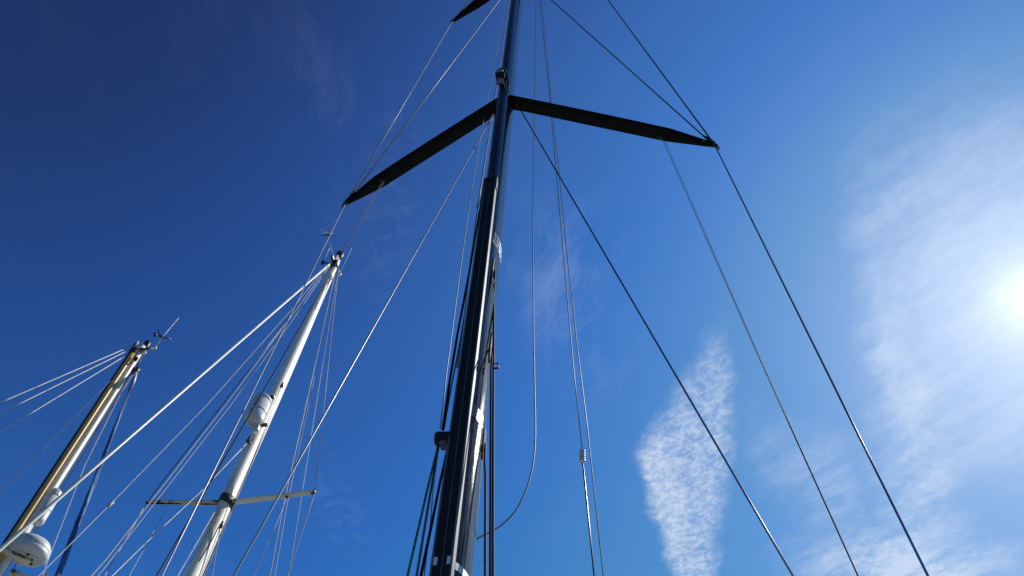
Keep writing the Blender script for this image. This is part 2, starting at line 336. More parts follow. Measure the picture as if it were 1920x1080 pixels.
# ------------------------------------------------------------------ water and hulls (below the frame)
bm = bmesh.new()
L_ = 3500
vs = [bm.verts.new((x, y, 0)) for x, y in ((-L_, -L_), (L_, -L_), (L_, L_), (-L_, L_))]; bm.faces.new(vs)
wm = mat('harbour_water', (0.012, 0.035, 0.045), 0.08, bump=0.6, bscale=1.2)
tag(link('water', bm, wm), kind='structure')
def hull(parent, mpos, aft, length, beam, mastfrac, free, hm):
    """hull with the mast at mastfrac of its length from the bow; aft = azimuth of the stern"""
    v = hz(aft); u = hz(aft+90); bow = Vector((mpos.x, mpos.y, 0))-v*length*mastfrac
    bm = bmesh.new(); n = 24; rows = []
    def half(s): return beam/2*(math.sin(math.pi*min(s*0.62+0.0, 1))**0.75)*(1-0.12*s) if s > 0 else 0.01
    def sheer(s): return free*(1.15-0.35*s+0.25*(s-0.5)**2)
    for i in range(n+1):
        s = i/n; h = max(half(s), 0.02); z = sheer(s); row = []
        for k, (fx, fz) in enumerate(((-1, 1), (-0.97, 0.45), (-0.82, 0.0), (-0.45, -0.35), (0, -0.5), (0.45, -0.35), (0.82, 0.0), (0.97, 0.45), (1, 1))):
            zz_ = z*fz if fz > 0 else fz*0.9*math.sin(math.pi*min(0.15+s*0.8, 1))
            row.append(bm.verts.new(bow+v*(length*s+(0.5*(1-fz)*(1-s)**6 if fz < 1 else 0))+u*h*fx+Z*zz_))
        rows.append(row)
    for i in range(n):
        for k in range(8): bm.faces.new((rows[i][k], rows[i][k+1], rows[i+1][k+1], rows[i+1][k]))
    bm.faces.new(rows[0]); bm.faces.new(rows[-1][::-1])
    link('hull', bm, hm, parent)
    bm = bmesh.new(); rr = []
    for i in range(n+1):
        s = i/n; h = max(half(s), 0.02)*0.985; z = sheer(s)-0.04
        rr.append([bm.verts.new(bow+v*length*s+u*h*f+Z*(z+0.05*(1-f*f))) for f in (-1, -0.5, 0, 0.5, 1)])
    for i in range(n):
        for k in range(4): bm.faces.new((rr[i][k], rr[i][k+1], rr[i+1][k+1], rr[i+1][k]))
    link('deck', bm, 'deck', parent)
    c = bow+v*length*(mastfrac+0.22)+Z*(free+0.2)
    cab = box('cabin', c, u*beam*0.26, v*length*0.15, Z*0.24, 'white', parent, bevel=0.08)
    for s in (-1, 1):
        for q in (-0.5, 0.1):
            wn = box('window', c+u*s*(beam*0.26)+v*length*0.15*q, u*0.006, v*length*0.035, Z*0.09, 'window', None, bevel=0.004)
            wn.parent = cab
def ell_mast(name, base, top, ra, rb, aft, m, parent, taper=1.0, sides=64, nseg=24, tz=0.8):
    u = hz(aft+90); v = hz(aft+180); bm = bmesh.new(); rings = []
    for i in range(nseg+1):
        s = i/nseg; c = base.lerp(top, s); k = 1 if s < tz else 1+(taper-1)*(s-tz)/(1-tz)
        rings.append([bm.verts.new(c+u*ra*k*math.cos(2*math.pi*q/sides)+v*rb*k*math.sin(2*math.pi*q/sides)) for q in range(sides)])
    for i in range(nseg):
        for q in range(sides): bm.faces.new((rings[i][q], rings[i][(q+1) % sides], rings[i+1][(q+1) % sides], rings[i+1][q]))
    bm.faces.new(rings[0][::-1]); bm.faces.new(rings[-1]); return link(name, bm, m, parent)
# =================================================================== 1. the black mast
AFT = 14.3; u = hz(AFT+90); v = hz(AFT+180)        # u: to the picture's right, v: towards the bow and the camera
HSP = 7.0                                         # height of the lower spreaders above the eye
mc = W(948, 195, 0.3978*HSP); mc = Vector((mc.x, mc.y, 0)); mc = mc + hz(-3.65)*0.03
RA, RB = 0.0765, 0.162
boat = thing('sailboat', 'sailboat whose tall glossy black mast with swept black spreaders fills the middle of the view', 'sailboat', (mc.x, mc.y, 0))
hull(boat, mc, AFT, 15.5, 4.7, 0.42, 1.25, MT['navy'])
mast = ell_mast('mast', mc+Z*1.3, mc+Z*(ZC+17), RA, RB, AFT, 'mast_black', boat)
mast['label'] = 'glossy black oval mast'
def sp(phi, z, off=0.0):         # point on the mast surface; phi 90 = front, 0 = right side
    c, s = math.cos(math.radians(phi)), math.sin(math.radians(phi))
    n = (u*c/RA+v*s/RB).normalized()
    return mc+u*RA*c+v*RB*s+n*off+Z*z, n
def find(px, py):
    a = az(px, py); r = ray(px, py); best = min(((abs(math.atan2(sp(f, 0)[0].x, sp(f, 0)[0].y)-a), f) for f in [x*0.5 for x in range(-66, 290)]))
    f = best[1]; q = sp(f, 0)[0]; return f, ZC+math.hypot(q.x, q.y)*r.z/math.hypot(r.x, r.y)
def ringseg(name, z, p0, p1, h, m, off=0.0025, n=28, parent=mast):
    bm = bmesh.new(); a = []; b = []
    for off_ in (off,):
        for i in range(n+1):
            f = p0+(p1-p0)*i/n
            a.append(bm.verts.new(sp(f, z-h/2, off_)[0])); b.append(bm.verts.new(sp(f, z+h/2, off_)[0]))
        for i in range(n): bm.faces.new((a[i], a[i+1], b[i+1], b[i]))
    return link(name, bm, m, parent)
# front panel with its two alloy rails, seam and screws
zt = ZC + W(908, 335, 2.64).z - ZC - ZC
ztop = W(925, 335, 2.64).z
HW = 0.0415
def fb(name, cu, cv, hu, hv, z0, z1, m, parent, bevel=0.0):
    c = mc+u*cu+v*cv+Z*(z0+z1)/2
    return box(name, c, u*hu, v*hv, Z*(z1-z0)/2, m, parent, bevel)
panel = fb('front_panel', 0, 0.142, HW-0.004, 0.020, 1.4, ztop, 'matt_black', mast, 0.003)
panel['label'] = 'matt black panel on the mast front'
for s in (-1, 1):
    fb('rail', s*HW, 0.141, 0.0045, 0.0285, 1.4, ztop+0.02, 'alloy', mast, 0.002)
fb('seam_strip', 0.002, 0.1635, 0.0014, 0.0018, 1.4, ztop-0.02, 'alloy', mast)
bm = bmesh.new()
box_into(bm, mc+v*0.150+Z*(ztop+0.03), u*(HW+0.010), v*0.020, Z*0.03, 0.006)
for s in (-1, 1): box_into(bm, mc+u*s*(HW+0.004)+v*0.150+Z*(ztop-0.06), u*0.007, v*0.022, Z*0.07, 0.004)
link('panel_cap', bm, 'matt_black', mast, smooth=False)
bm = bmesh.new(); z = 1.6; k = 0
while z < ztop-0.1:
    for du in ((-0.017, 0.018) if k % 3 == 0 else (0.017,)):
        lathe_into(bm, mc+u*(du+random.uniform(-.002, .002))+v*0.162+Z*z, v, [(0, 0.0045), (0.0025, 0.0035)], 8)
    z += 0.17+random.uniform(-0.03, 0.03); k += 1
tag(link('screw', bm, 'dark', mast), kind='stuff')
# luff groove above the panel, scuffed paint along it
fb('groove_lip', -0.004, 0.1615, 0.0025, 0.002, ztop+0.06, ZC+17, 'dark', mast)
fb('groove_lip', 0.005, 0.1612, 0.0022, 0.0022, ztop+0.06, ZC+17, 'matt_black', mast)
bm = bmesh.new(); z = ztop+0.08
while z < ZC+13:
    h = random.uniform(0.01, 0.11)
    box_into(bm, mc+u*(-0.001+random.uniform(-.003, .003))+v*0.1638+Z*z, u*random.uniform(0.0008, 0.0028), v*0.0012, Z*h/2); z += h+random.uniform(0.02, 0.16)
tag(link('chipped_paint', bm, 'patch', mast, smooth=False), kind='stuff')
# white ring near the bottom, pale tape, small white lettering
f0, zr = find(846, 1052)
ringseg('white_ring', zr-0.012, 54, -120, 0.034, 'marking')
fb('white_ring', -HW+0.013, 0.1632, 0.008, 0.0012, zr-0.024, zr+0.012, 'marking', mast)
fb('white_ring', HW-0.013, 0.1632, 0.008, 0.0012, zr-0.024, zr+0.012, 'marking', mast)
f1, z1 = find(886, 768); f2, z2 = find(904, 785)
ringseg('reflective_tape', z1, f1+6, f2-2, 0.085, 'patch')
f1, z1 = find(929, 456)
bm = bmesh.new(); f = f1+10
while f > -36:                   # a row of small worn white characters running round the mast
    w = random.uniform(2.0, 3.6)
    for j in range(3):
        if random.random() < 0.85:
            zz_ = z1+0.10-j*0.055+random.uniform(-.01, .01); hh = random.uniform(0.012, 0.026)
            a0, a1 = f+(random.uniform(0, 1)), f+w*random.uniform(0.5, 1)
            bm.faces.new([bm.verts.new(sp(*q, 0.0015)[0]) for q in ((a0, zz_-hh), (a1, zz_-hh), (a1, zz_+hh), (a0, zz_+hh))])
    f -= w+0.8
tag(link('lettering', bm, 'marking', mast, smooth=False), kind='stuff')
# halyard exits: rounded frame around a dark slot
def exit_slot(px, py, h, w, m, rot=0):
    f, z = find(px, py); p, n = sp(f, z); s = Z.cross(n).normalized(); fr = bmesh.new()
    pts = [p+n*0.003+s*w*math.cos(t)+Z*h*math.sin(t) for t in [2*math.pi*k/20 for k in range(21)]]
    tube_into(fr, pts, 0.0045, 6, cap=False); o = link('exit_plate', fr, m, mast)
    bm = bmesh.new(); bm.faces.new([bm.verts.new(p+n*0.003+s*w*math.cos(2*math.pi*k/20)+Z*h*math.sin(2*math.pi*k/20)) for k in range(20)])
    link('exit_slot', bm, 'grime', mast); return p+n*0.012  # flat black face painted for the shade inside the slot
e1 = exit_slot(925, 508, 0.14, 0.016, 'alloy')
e2 = exit_slot(920, 652, 0.13, 0.016, 'red_plastic')
e3 = exit_slot(906, 832, 0.10, 0.014, 'red_plastic')
# deck light on the front of the mast
zl = W(947, 148, 2.6).z
dl = fb('deck_light', -0.004, 0.225, 0.044, 0.066, zl-0.06, zl+0.14, 'matt_black', mast, 0.02)
bm = bmesh.new()
pts = [mc+v*0.255+u*(-0.004+0.052*math.cos(t))+Z*(zl+0.06+0.15*math.sin(t)) for t in [math.pi*k/14 for k in range(15)]]
tube_into(bm, pts, 0.010, 6); o = link('light_hood', bm, 'alloy', mast)
lathe('light_lens', mc+v*0.291+u*-0.004+Z*(zl+0.03), v, [(0, 0.036), (0.008, 0.034), (0.016, 0.022), (0.018, 0.002)], 'glass', mast)
lathe('light_lens', mc+v*0.225+u*-0.004+Z*(zl-0.061), -Z, [(0, 0.034), (0.010, 0.030), (0.018, 0.016)], 'glass', mast)
bm = bmesh.new(); tube_into(bm, [mc+v*0.25+u*0.04+Z*(zl+0.10), mc+v*0.18+u*0.058+Z*(zl-0.02), mc+v*0.14+u*0.062+Z*(zl-0.20)], 0.018, 8, 0.006); link('light_bracket', bm, 'matt_black', mast)
# spreaders
def spreader(root, tip, chord, m, parent, tchord=0.055, thick=0.020, kink=0.77, near=None):
    ax = tip-root; Lh = ax.length; t = ax.normalized(); n = Z; c = n.cross(t).normalized()
    if c.dot(near) < 0: c = -c                      # c points to the leading edge
    bm = bmesh.new(); rings = []; N = 26
    for i in range(N+1):
        s = i/N; k = 0 if s < kink else (s-kink)/(1-kink)
        le = chord*0.5*(1-k)+tchord*0.45*k + (0.008*math.sin(math.pi*s)); te = -(chord*0.5*(1-k*0.75)+tchord*0.2*k)
        if s < 0.08: te -= 0.02*(1-s/0.08)**2
        th = thick*(1-0.45*s); row = []
        for q in range(20):
            a = 2*math.pi*q/20; x = (le+te)/2+(le-te)/2*math.cos(a); y = th*math.sin(a)*(0.55+0.45*abs(math.sin(a)))
            row.append(bm.verts.new(root+ax*s+c*x+n*y))
        rings.append(row)
    for i in range(N):
        for q in range(20): bm.faces.new((rings[i][q], rings[i][(q+1) % 20], rings[i+1][(q+1) % 20], rings[i+1][q]))
    bm.faces.new(rings[0][::-1]); bm.faces.new(rings[-1]); return link('spreader', bm, m, parent), c
tipL = WZ(648, 381, HSP); tipR = WZ(1340, 272, HSP)
rootL = WZ(940, 196, HSP); rootR = WZ(958, 190, HSP)
rootL = Vector((mc.x, mc.y, ZC+HSP))+(tipL-WZ(935, 198, HSP)).normalized()*0.03
rootR = Vector((mc.x, mc.y, ZC+HSP))+(tipR-WZ(965, 193, HSP)).normalized()*0.03
rootL = WZ(936, 197, HSP)-(tipL-WZ(936, 197, HSP)).normalized()*0.05
rootR = WZ(962, 192, HSP)-(tipR-WZ(962, 192, HSP)).normalized()*0.05
spL, cL = spreader(rootL, tipL, 0.148, 'spreader_black', boat, near=v)
spR, cR = spreader(rootR, tipR, 0.140, 'spreader_black', boat, near=v)
def tipfit(tip, ax, sp_, left):
    t = ax.normalized(); bm = bmesh.new()
    lathe_into(bm, tip-t*0.03, t, [(0, 0.022), (0.03, 0.026), (0.055, 0.020), (0.066, 0.008)], 12)
    link('tip_cup', bm, 'dark', sp_)
    lathe('tip_pin', tip+t*0.03-Z*0.03, -Z, [(0, 0.012), (0.03, 0.014), (0.06, 0.006)], 'steel', sp_)
tipfit(tipL, tipL-rootL, spL, True); tipfit(tipR, tipR-rootR, spR, False)
# small underside fittings where the flag halyards are made fast
for (px, py, q) in ((718, 338, spL), (1238, 258, spR)):
    p = WZ(px, py, HSP-0.022); bm = bmesh.new()
    for k in range(4): lathe_into(bm, p+Vector((random.uniform(-.03, .03), random.uniform(-.02, .02), 0)), -Z, [(0, 0.006), (0.012, 0.005)], 8)
    tube_into(bm, [p+Vector((0.02*math.cos(t), 0, -0.012+0.016*math.sin(t))) for t in [math.pi*2*k/10 for k in range(11)]], 0.003, 5, cap=False)
    link('flag_eye', bm, 'alloy', q)
for (px, py, q, r_) in ((943, 201, spL, .004), (969, 197, spR, .006), (993, 190, spR, .005), (993, 203, spR, .004), (968, 207, spR, .004), (1319, 264, spR, .012)):
    lathe('bolt', WZ(px, py, HSP-0.02), -Z, [(0, r_), (0.006, r_*0.8)], 'alloy', q, 8)
# second pair of spreaders, higher up
aL = az(848, 40); dirL = (tipL-rootL); dirL.z = 0; dirL.normalize(); dirR = (tipR-rootR); dirR.z = 0; dirR.normalize()
best = min((abs(math.atan2((mc+dirL*l).x, (mc+dirL*l).y)-aL), l) for l in [0.8+0.005*k for k in range(300)]); L2 = best[1]
q = mc+dirL*L2; r_ = ray(848, 40); Z2 = ZC+math.hypot(q.x, q.y)*r_.z/math.hypot(r_.x, r_.y)
tip2L = Vector((q.x, q.y, Z2)); q = mc+dirR*L2; tip2R = Vector((q.x, q.y, Z2))
print('second spreaders', L2, Z2)
m2 = Vector((mc.x, mc.y, Z2))
s2L, _ = spreader(m2+dirL*0.03, tip2L, 0.150, 'spreader_black', boat, near=v, tchord=0.05, kink=0.6)
s2R, _ = spreader(m2+dirR*0.03, tip2R, 0.150, 'spreader_black', boat, near=v, tchord=0.05, kink=0.6)
tipfit(tip2L, dirL, s2L, True); tipfit(tip2R, dirR, s2R, False)
# standing rigging
def wire(name, pts, w, m, parent, label=None, at=1, sides=8):
    o = tube(name, pts, pxr(pts[at], w), m, parent, sides)
    if label: o['label'] = label
    return o
p = run([tipR, (1740, 1080, 3.72)]); wire('shroud', p, 5.2, 'steel', boat, 'outer shroud from the right spreader tip to the deck'); chR = p[-1]
p = run([tipL, (303, 1080, 3.9)]); wire('shroud', p, 4.0, 'rod_sunlit', boat, 'outer shroud from the left spreader tip to the deck'); chL = p[-1]
rdn = lambda px, py, d: W(px, py, d)
p = run([WZ(976, 206, HSP-0.03), (1487, 1080, 3.28)]); wire('shroud', p, 5.0, 'steel', boat, 'lower diagonal shroud from the right spreader root')
p = run([WZ(925, 214, HSP-0.03), (438, 1080, 3.35)]); wire('shroud', p, 4.2, 'rod_sunlit', boat, 'lower diagonal shroud from the left spreader root')
wire('shroud', [tipR+Z*0.02, tip2R], 3.0, 'dark_wire', boat, at=0); wire('shroud', [tipL+Z*0.02, tip2L], 2.4, 'rod_sunlit', boat, at=0)
wire('shroud', [tip2R, Vector((mc.x, mc.y, ZC+16.8))], 2.6, 'dark_wire', boat, at=0)
wire('shroud', [tip2L+dirL*-0.04, Vector((mc.x, mc.y, ZC+16.8))], 2.4, 'steel', boat, at=0)
dR0 = WZ(1318, 254, HSP+0.06); dL0 = WZ(668, 357, HSP+0.06)
wire('shroud', [dR0, m2+dirR*0.09-Z*0.15], 2.6, 'dark_wire', boat, at=0)
wire('shroud', [dL0, m2+dirL*0.09-Z*0.15], 2.6, 'rod_sunlit', boat, at=0)
bm = bmesh.new(); tube_into(bm, [dR0, dR0.lerp(tipR, 0.45)+Z*0.03, tipR+Z*0.01], 0.008, 8, 0.028); link('link_plate', bm, 'dark', spR)
bm = bmesh.new(); tube_into(bm, [dL0+Z*0.02, dL0.lerp(tipL, 0.5)+Z*0.03, tipL+Z*0.01], 0.008, 8, 0.024); link('link_plate', bm, 'dark', spL)
# backstay with its insulator, seen behind the mast
b0 = W(1012, 0, 3.4); b1 = W(1031, 182, 3.7); b2 = W(1057, 485, 4.6); b3 = W(1075, 690, 5.2); b4 = W(1092, 846, 5.6); b5 = W(1114, 1080, 6.2)
bs = tube('backstay', [ext(b1, b0, ZC+16), b0, b1, b2, b3, b4], pxr(b4, 2.2), 'wire_grey', boat, 6)
o = tube('backstay', [W(1092, 862, 5.62), b5, ext(b4, b5, DECK)], pxr(b5, 3.2), 'dark_wire', boat, 6)
o['label'] = 'dark lower length of the backstay under the insulator'
ia, ib = W(1092, 866, 5.62), W(1091.5, 844, 5.6); ax_ = ib-ia; rI = pxr(ia, 11.5)
prof = []
Ln = ax_.length
for k in range(5):
    prof += [(Ln*(k+0.02)/5, rI*0.55), (Ln*(k+0.15)/5, rI), (Ln*(k+0.72)/5, rI), (Ln*(k+0.88)/5, rI*0.55)]
iso = lathe('insulator', ia, ax_, [(0, rI*0.5)]+prof+[(Ln, rI*0.5)], 'white', boat, 16); iso['label'] = 'ribbed pale insulator on the backstay'
# ------------------------------------------------------------------ loose lines of the black mast (each a thing of its own)
def line(name, pts, w, m, label, cat='rope', at=1, sides=8, r2=None, group=None):
    o = tube(name, pts, pxr(pts[at], w), m, None, sides); tag(o, label, cat, group); return o
line('halyard', run([(949, 0, 2.98), (912, 195, 2.97), (885, 350, 2.96), (868, 467, 2.96), (837, 700, 2.93), (825, 805, 2.84)], down=None, up=ZC+16), 2.4, 'wire',
     'thin pale wire halyard left of the black mast, the outer of the two', 'halyard', at=5)
line('halyard', run([(954.5, 0, 2.95), (927, 188, 2.93), (902, 344, 2.90), (896, 388, 2.88)], down=None, up=ZC+16), 2.4, 'wire',
     'thin pale wire halyard close against the left of the black mast, ending in a shackle', 'halyard', at=2)
sh = W(896, 388, 2.88); bm = bmesh.new()
lathe_into(bm, sh, -Z, [(-0.04, 0.004), (-0.03, 0.009), (0.02, 0.009), (0.04, 0.004)], 10)
tag(link('shackle', bm, 'alloy'), 'small bright shackle at the end of the halyard left of the black mast', 'shackle')
line('halyard', run([(894.5, 397, 2.86), (882, 490, 2.84), (872, 578, 2.83), (857, 690, 2.82)], down=None), 3.4, 'white_rope', 'pale rope tail hanging from the shackle along the black mast edge', 'halyard', at=2)
line('halyard', run([(909, 336, 2.74), (897, 410, 2.76), (879, 515, 2.76), (858, 625, 2.76), (843, 715, 2.76), (830, 806, 2.76)], down=None), 4.6, 'black_rope',
     'black halyard dropping from the panel top into the black cheek block', 'halyard', at=3)
line('halyard', run([(870, 600, 2.78), (858, 665, 2.77), (846, 725, 2.765), (832, 806, 2.765)], down=None), 3.2, 'green_rope', 'green halyard beside the mast above the black cheek block', 'halyard', at=3)
# cheek block on the mast's left side
cb_ = W(832, 823, 2.70); us = (W(850, 823, 2.70)-W(812, 823, 2.70)).normalized()
blk = thing('cheek_block', 'black cheek block on the left side of the black mast, ropes passing through it', 'block', tuple(cb_))
bm = bmesh.new()
prof = [(-0.046, 0.008), (-0.044, 0.026), (-0.034, 0.036), (0.02, 0.036), (0.045, 0.036)]
lathe_into(bm, cb_, us, [(h, r) for h, r in prof], 24)
link('cheek', bm, 'matt_black', blk)
bm = bmesh.new(); lathe_into(bm, cb_-Z*0.040+us*0.004-v*-0.02, us, [(-0.018, 0.006), (-0.01, 0.009), (0.012, 0.009), (0.02, 0.005)], 12); link('roller', bm, 'alloy', blk)
bm = bmesh.new(); box_into(bm, cb_-Z*0.052+us*0.012, us*0.022, v*0.02, Z*0.006, 0.003); link('base_plate', bm, 'alloy', blk, smooth=False)
line('rope', run([(821, 838, 2.72), (803, 910, 2.72), (764, 1080, 2.70)]), 5.0, 'green_rope', 'green flecked rope, leftmost of the ropes beside the black mast foot', at=2)
line('rope', run([(823, 832, 2.74), (806, 930, 2.74), (781, 1080, 2.73)]), 5.2, 'grey_rope', 'slate grey rope second from the left beside the black mast foot', at=2)
line('rope', run([(822, 840, 2.80), (812, 915, 2.80), (807, 980, 2.80), (795, 1080, 2.79)]), 2.6, 'wire', 'thin pale wire between the grey and black ropes left of the mast foot', at=2)
line('rope', run([(841, 835, 2.80), (826, 900, 2.78), (809, 985, 2.76), (789, 1080, 2.74)]), 5.6, 'black_rope', 'black flecked rope running close along the left edge of the mast foot', at=2)
line('halyard', [e1, W(925.5, 560, 2.78), W(925.5, 640, 2.76), W(924.5, 800, 2.75), W(924, 1080, 2.74), ext(W(924.5, 800, 2.75), W(924, 1080, 2.74), DECK)], 6.0, 'blue_rope', 'dark blue halyard leaving the upper mast slot and hanging right of the mast', 'halyard', at=4)
line('halyard', [e2, W(920.5, 690, 2.70), W(919.8, 800, 2.70), W(919, 1080, 2.70), ext(W(919.8, 800, 2.70), W(919, 1080, 2.70), DECK)], 5.0, 'maroon_rope', 'dark maroon halyard hanging beside the blue one right of the mast', 'halyard', at=3)
line('halyard', [e3, W(908.5, 862, 2.78), W(910, 890, 2.78), W(909.5, 1080, 2.77), ext(W(910, 890, 2.78), W(909.5, 1080, 2.77), DECK)], 5.4, 'tan_rope', 'brown halyard from the lowest mast slot, nearest the right of the mast foot', 'halyard', at=3)
line('halyard', [sp(find(917, 560)[0], find(925, 520)[1])[0]+u*.008, W(915, 560, 2.70), W(908, 610, 2.70), W(899, 680, 2.70)], 2.5, 'black_rope', 'thin black line crossing the lit side of the black mast below the upper slot', 'halyard', at=1)
sk = W(931, 686, 2.76); bm = bmesh.new()
tube_into(bm, [sk+u*0.011*math.cos(t)+Z*0.022*math.sin(t) for t in [2*math.pi*k/14 for k in range(15)]], 0.004, 6, cap=False)
lathe_into(bm, sk-Z*0.02+u*-0.004, u, [(-0.008, 0.004), (0.012, 0.007), (0.018, 0.003)], 8)
tag(link('shackle', bm, 'dark'), 'small dark shackle hanging right of the blue halyard', 'shackle')
# hanging cable with its loop
pts = resample([W(*q) for q in ((1005, 0, 3.05), (1002, 200, 3.05), (999.5, 400, 3.05), (1000, 600, 3.05), (1002.5, 740, 3.05), (1003, 830, 3.05), (994, 895, 3.04), (970, 952, 3.02), (937, 987, 3.0), (893, 1011, 2.95))], 6)
pts.insert(0, ext(pts[1], pts[0], ZC+15))
line('cable', pts, 2.8, 'dark_wire', 'grey cable hanging right of the mast and curving back to it in a loop', 'cable', at=30)
bpy.data.objects['cable'].data.materials[0] = MT['wire_grey']
line('topping_lift', run([(1015, 0, 3.3), (1033, 182, 3.4), (1046, 300, 3.5), (1064, 485, 3.7), (1081, 640, 3.9), (1101, 800, 4.1), (1131, 1080, 4.6)], up=ZC+15), 1.8, 'wire_grey', 'thin line right of the insulated backstay, running clear to the deck', 'line', at=4, sides=6)
for dx, s in ((0, 0), (4.5, 1)):
    line('flag_halyard', run([(1243+dx*0.7, 264, 0.4615*HSP-0.02), (1427+dx*0.4, 680, 3.35), (1608+dx*0.3, 1080, 3.4)]), 1.9, 'thin_line',
         ('left', 'right')[s]+' strand of the thin dark flag line under the right black spreader', 'halyard', at=2, sides=6, group='flag lines under the black spreaders')
    line('flag_halyard', run([(716+dx*0.8, 342, 0.57*HSP-0.03), (593+dx*.4, 560, 4.05), (293+dx*.3, 1080, 4.05)]), 1.8, 'thin_line',
         ('left', 'right')[s]+' strand of the thin dark flag line under the left black spreader', 'halyard', at=2, sides=6, group='flag lines under the black spreaders')
# =================================================================== 2. the cream mast with the cylindrical reflector
AW = 10.0; DW = 8.5
wb = W(363, 1080, DW); wt = W(634, 484, DW+0.15)
wbase = ext(wt, wb, DECK)
uw = hz(AW+90); vw = hz(AW+180)
bw = thing('sailboat', 'sailboat with a cream mast, one pair of straight spreaders and a white cylindrical radar reflector', 'sailboat', (wbase.x, wbase.y, 0))
hull(bw, Vector((wbase.x, wbase.y, 0)), AW, 10.5, 3.2, 0.40, 1.2, MT['white'])
mw = ell_mast('mast', wbase, wt, 0.070, 0.128, AW, 'cream', bw, taper=0.62, tz=0.72)
mdir = (wt-wbase).normalized()
def onW(py, mc_=None):           # mast centre point at picture height py
    lo_, hi_ = 0.0, 1.0
    for _ in range(40):
        m_ = (lo_+hi_)/2; p = wbase.lerp(wt, m_)-Vector((0, 0, ZC)); c = R.transposed() @ p
        y = 540+F*c.y/c.z
        if y > py: lo_ = m_
        else: hi_ = m_
    return wbase.lerp(wt, m_)
# masthead
lathe('masthead_cap', wt, mdir, [(-0.02, 0.062), (0.06, 0.064), (0.07, 0.070), (0.16, 0.070), (0.175, 0.05)], 'dark', mw)
tw = W(627, 494, DW-0.05)
bm = bmesh.new(); box_into(bm, tw, uw*0.075, vw*0.05, Z*0.06, 0.01); box_into(bm, tw+vw*0.09, uw*0.02, vw*0.09, Z*0.035, 0.008); link('masthead_crane', bm, 'dark', mw, smooth=False)
bm = bmesh.new(); vb, va = W(622, 476, DW), W(616, 444, DW); tube_into(bm, [vb, va], 0.012, 8, 0.008)
link('vane_arm', bm, 'wire_far', mw)
wv = bmesh.new(); q = W(615, 442, DW)
lathe_into(wv, q-Z*0.04, Z, [(0, 0.02), (0.05, 0.026), (0.09, 0.012)], 10); tube_into(wv, [W(607, 441, DW), W(624, 437, DW)], 0.007, 6); tube_into(wv, [W(616, 446, DW), W(611, 440.5, DW-.1)], 0.007, 6)
lathe_into(wv, W(607, 441, DW), Z, [(-0.012, 0.012), (0.012, 0.012)], 8)
link('wind_vane', wv, 'dark', mw)
fin = bmesh.new(); A_, B_, C_, D_ = W(616, 436, DW), W(604.5, 437.5, DW), W(598.5, 427.5, DW), W(604, 428.5, DW); nn = (B_-A_).cross(C_-A_).normalized()*0.006
lo4 = [fin.verts.new(x_-nn) for x_ in (A_, B_, C_, D_)]; hi4 = [fin.verts.new(x_+nn) for x_ in (A_, B_, C_, D_)]
fin.faces.new(lo4[::-1]); fin.faces.new(hi4)
for k in range(4): fin.faces.new((lo4[k], lo4[(k+1) % 4], hi4[(k+1) % 4], hi4[k]))
link('vane_fin', fin, 'vane', mw, smooth=False)
bm = bmesh.new(); a_ = W(606, 491, DW-0.1); tube_into(bm, [W(622, 494, DW), a_-Z*0.03], 0.016, 8); lathe_into(bm, a_-Z*0.06, Z, [(0, 0.03), (0.05, 0.032), (0.09, 0.02), (0.11, 0.008)], 12); link('masthead_light', bm, 'dark', mw)
tube('antenna', [a_, W(618, 465, DW-0.1)], 0.005, 'vane', mw, 5)
bm = bmesh.new(); a_ = W(637, 514, DW+0.05); tube_into(bm, [W(631, 497, DW), a_], 0.016, 8, 0.022); lathe_into(bm, a_-Z*0.05, Z, [(0, 0.03), (0.06, 0.03), (0.1, 0.012)], 12); link('antenna_bracket', bm, 'cream', mw)
tube('antenna', [a_, W(660, 464, DW+0.05)], 0.004, 'vane', mw, 5)
# spreaders of the cream mast
hs = onW(943).z
jc = onW(943)
for (tx, ty, lab) in ((277, 941, 'left spreader, streaked with black grime'), (588, 922.5, None)):
    tp = WZ(tx, ty, hs-ZC); ax_ = tp-jc; t_ = ax_.normalized()
    rt = jc+t_*0.07; bm = bmesh.new(); rings = []
    cc_ = Z.cross(t_).normalized(); N = 12
    for i in range(N+1):
        s = i/N; ch = 0.052-0.014*s
        rings.append([bm.verts.new(rt.lerp(tp, s)+cc_*ch*math.cos(2*math.pi*k/16)+Z*0.022*math.sin(2*math.pi*k/16)) for k in range(16)])
    for i in range(N):
        for k in range(16): bm.faces.new((rings[i][k], rings[i][(k+1) % 16], rings[i+1][(k+1) % 16], rings[i+1][k]))
    bm.faces.new(rings[0][::-1]); bm.faces.new(rings[-1])
    so = link('spreader', bm, 'dirty' if lab else 'cream', bw)
    if lab: so['label'] = lab
    lathe('spreader_end', tp-t_*0.03, t_, [(0, 0.028), (0.04, 0.029), (0.05, 0.02)], 'dark', so, 12)
    if lab:
        bm = bmesh.new()
        for k in range(9):
            s = random.uniform(0.08, 0.9); w_ = random.uniform(0.03, 0.09)
            box_into(bm, rt.lerp(tp, s)-Z*0.0215, t_*w_, cc_*random.uniform(0.006, 0.014), Z*0.0025)
        tag(link('grime_streak', bm, 'grime', so, smooth=False), kind='stuff')
    else: lathe('bolt', WZ(538, 931, hs-ZC-0.02), -Z, [(0, 0.022), (0.015, 0.018)], 'dark', so, 8)
bm = bmesh.new()
for k, (dz, rr) in enumerate(((0, 1),)):
    rings = []
    for i, (h, k_) in enumerate(((-0.065, 1.04), (-0.055, 1.2), (0.055, 1.2), (0.065, 1.04))):
        rings.append([bm.verts.new(jc+Z*h+uw*0.078*k_*math.cos(2*math.pi*q_/32)+vw*0.118*k_*math.sin(2*math.pi*q_/32)) for q_ in range(32)])
    for i in range(3):
        for q_ in range(32): bm.faces.new((rings[i][q_], rings[i][(q_+1) % 32], rings[i+1][(q_+1) % 32], rings[i+1][q_]))
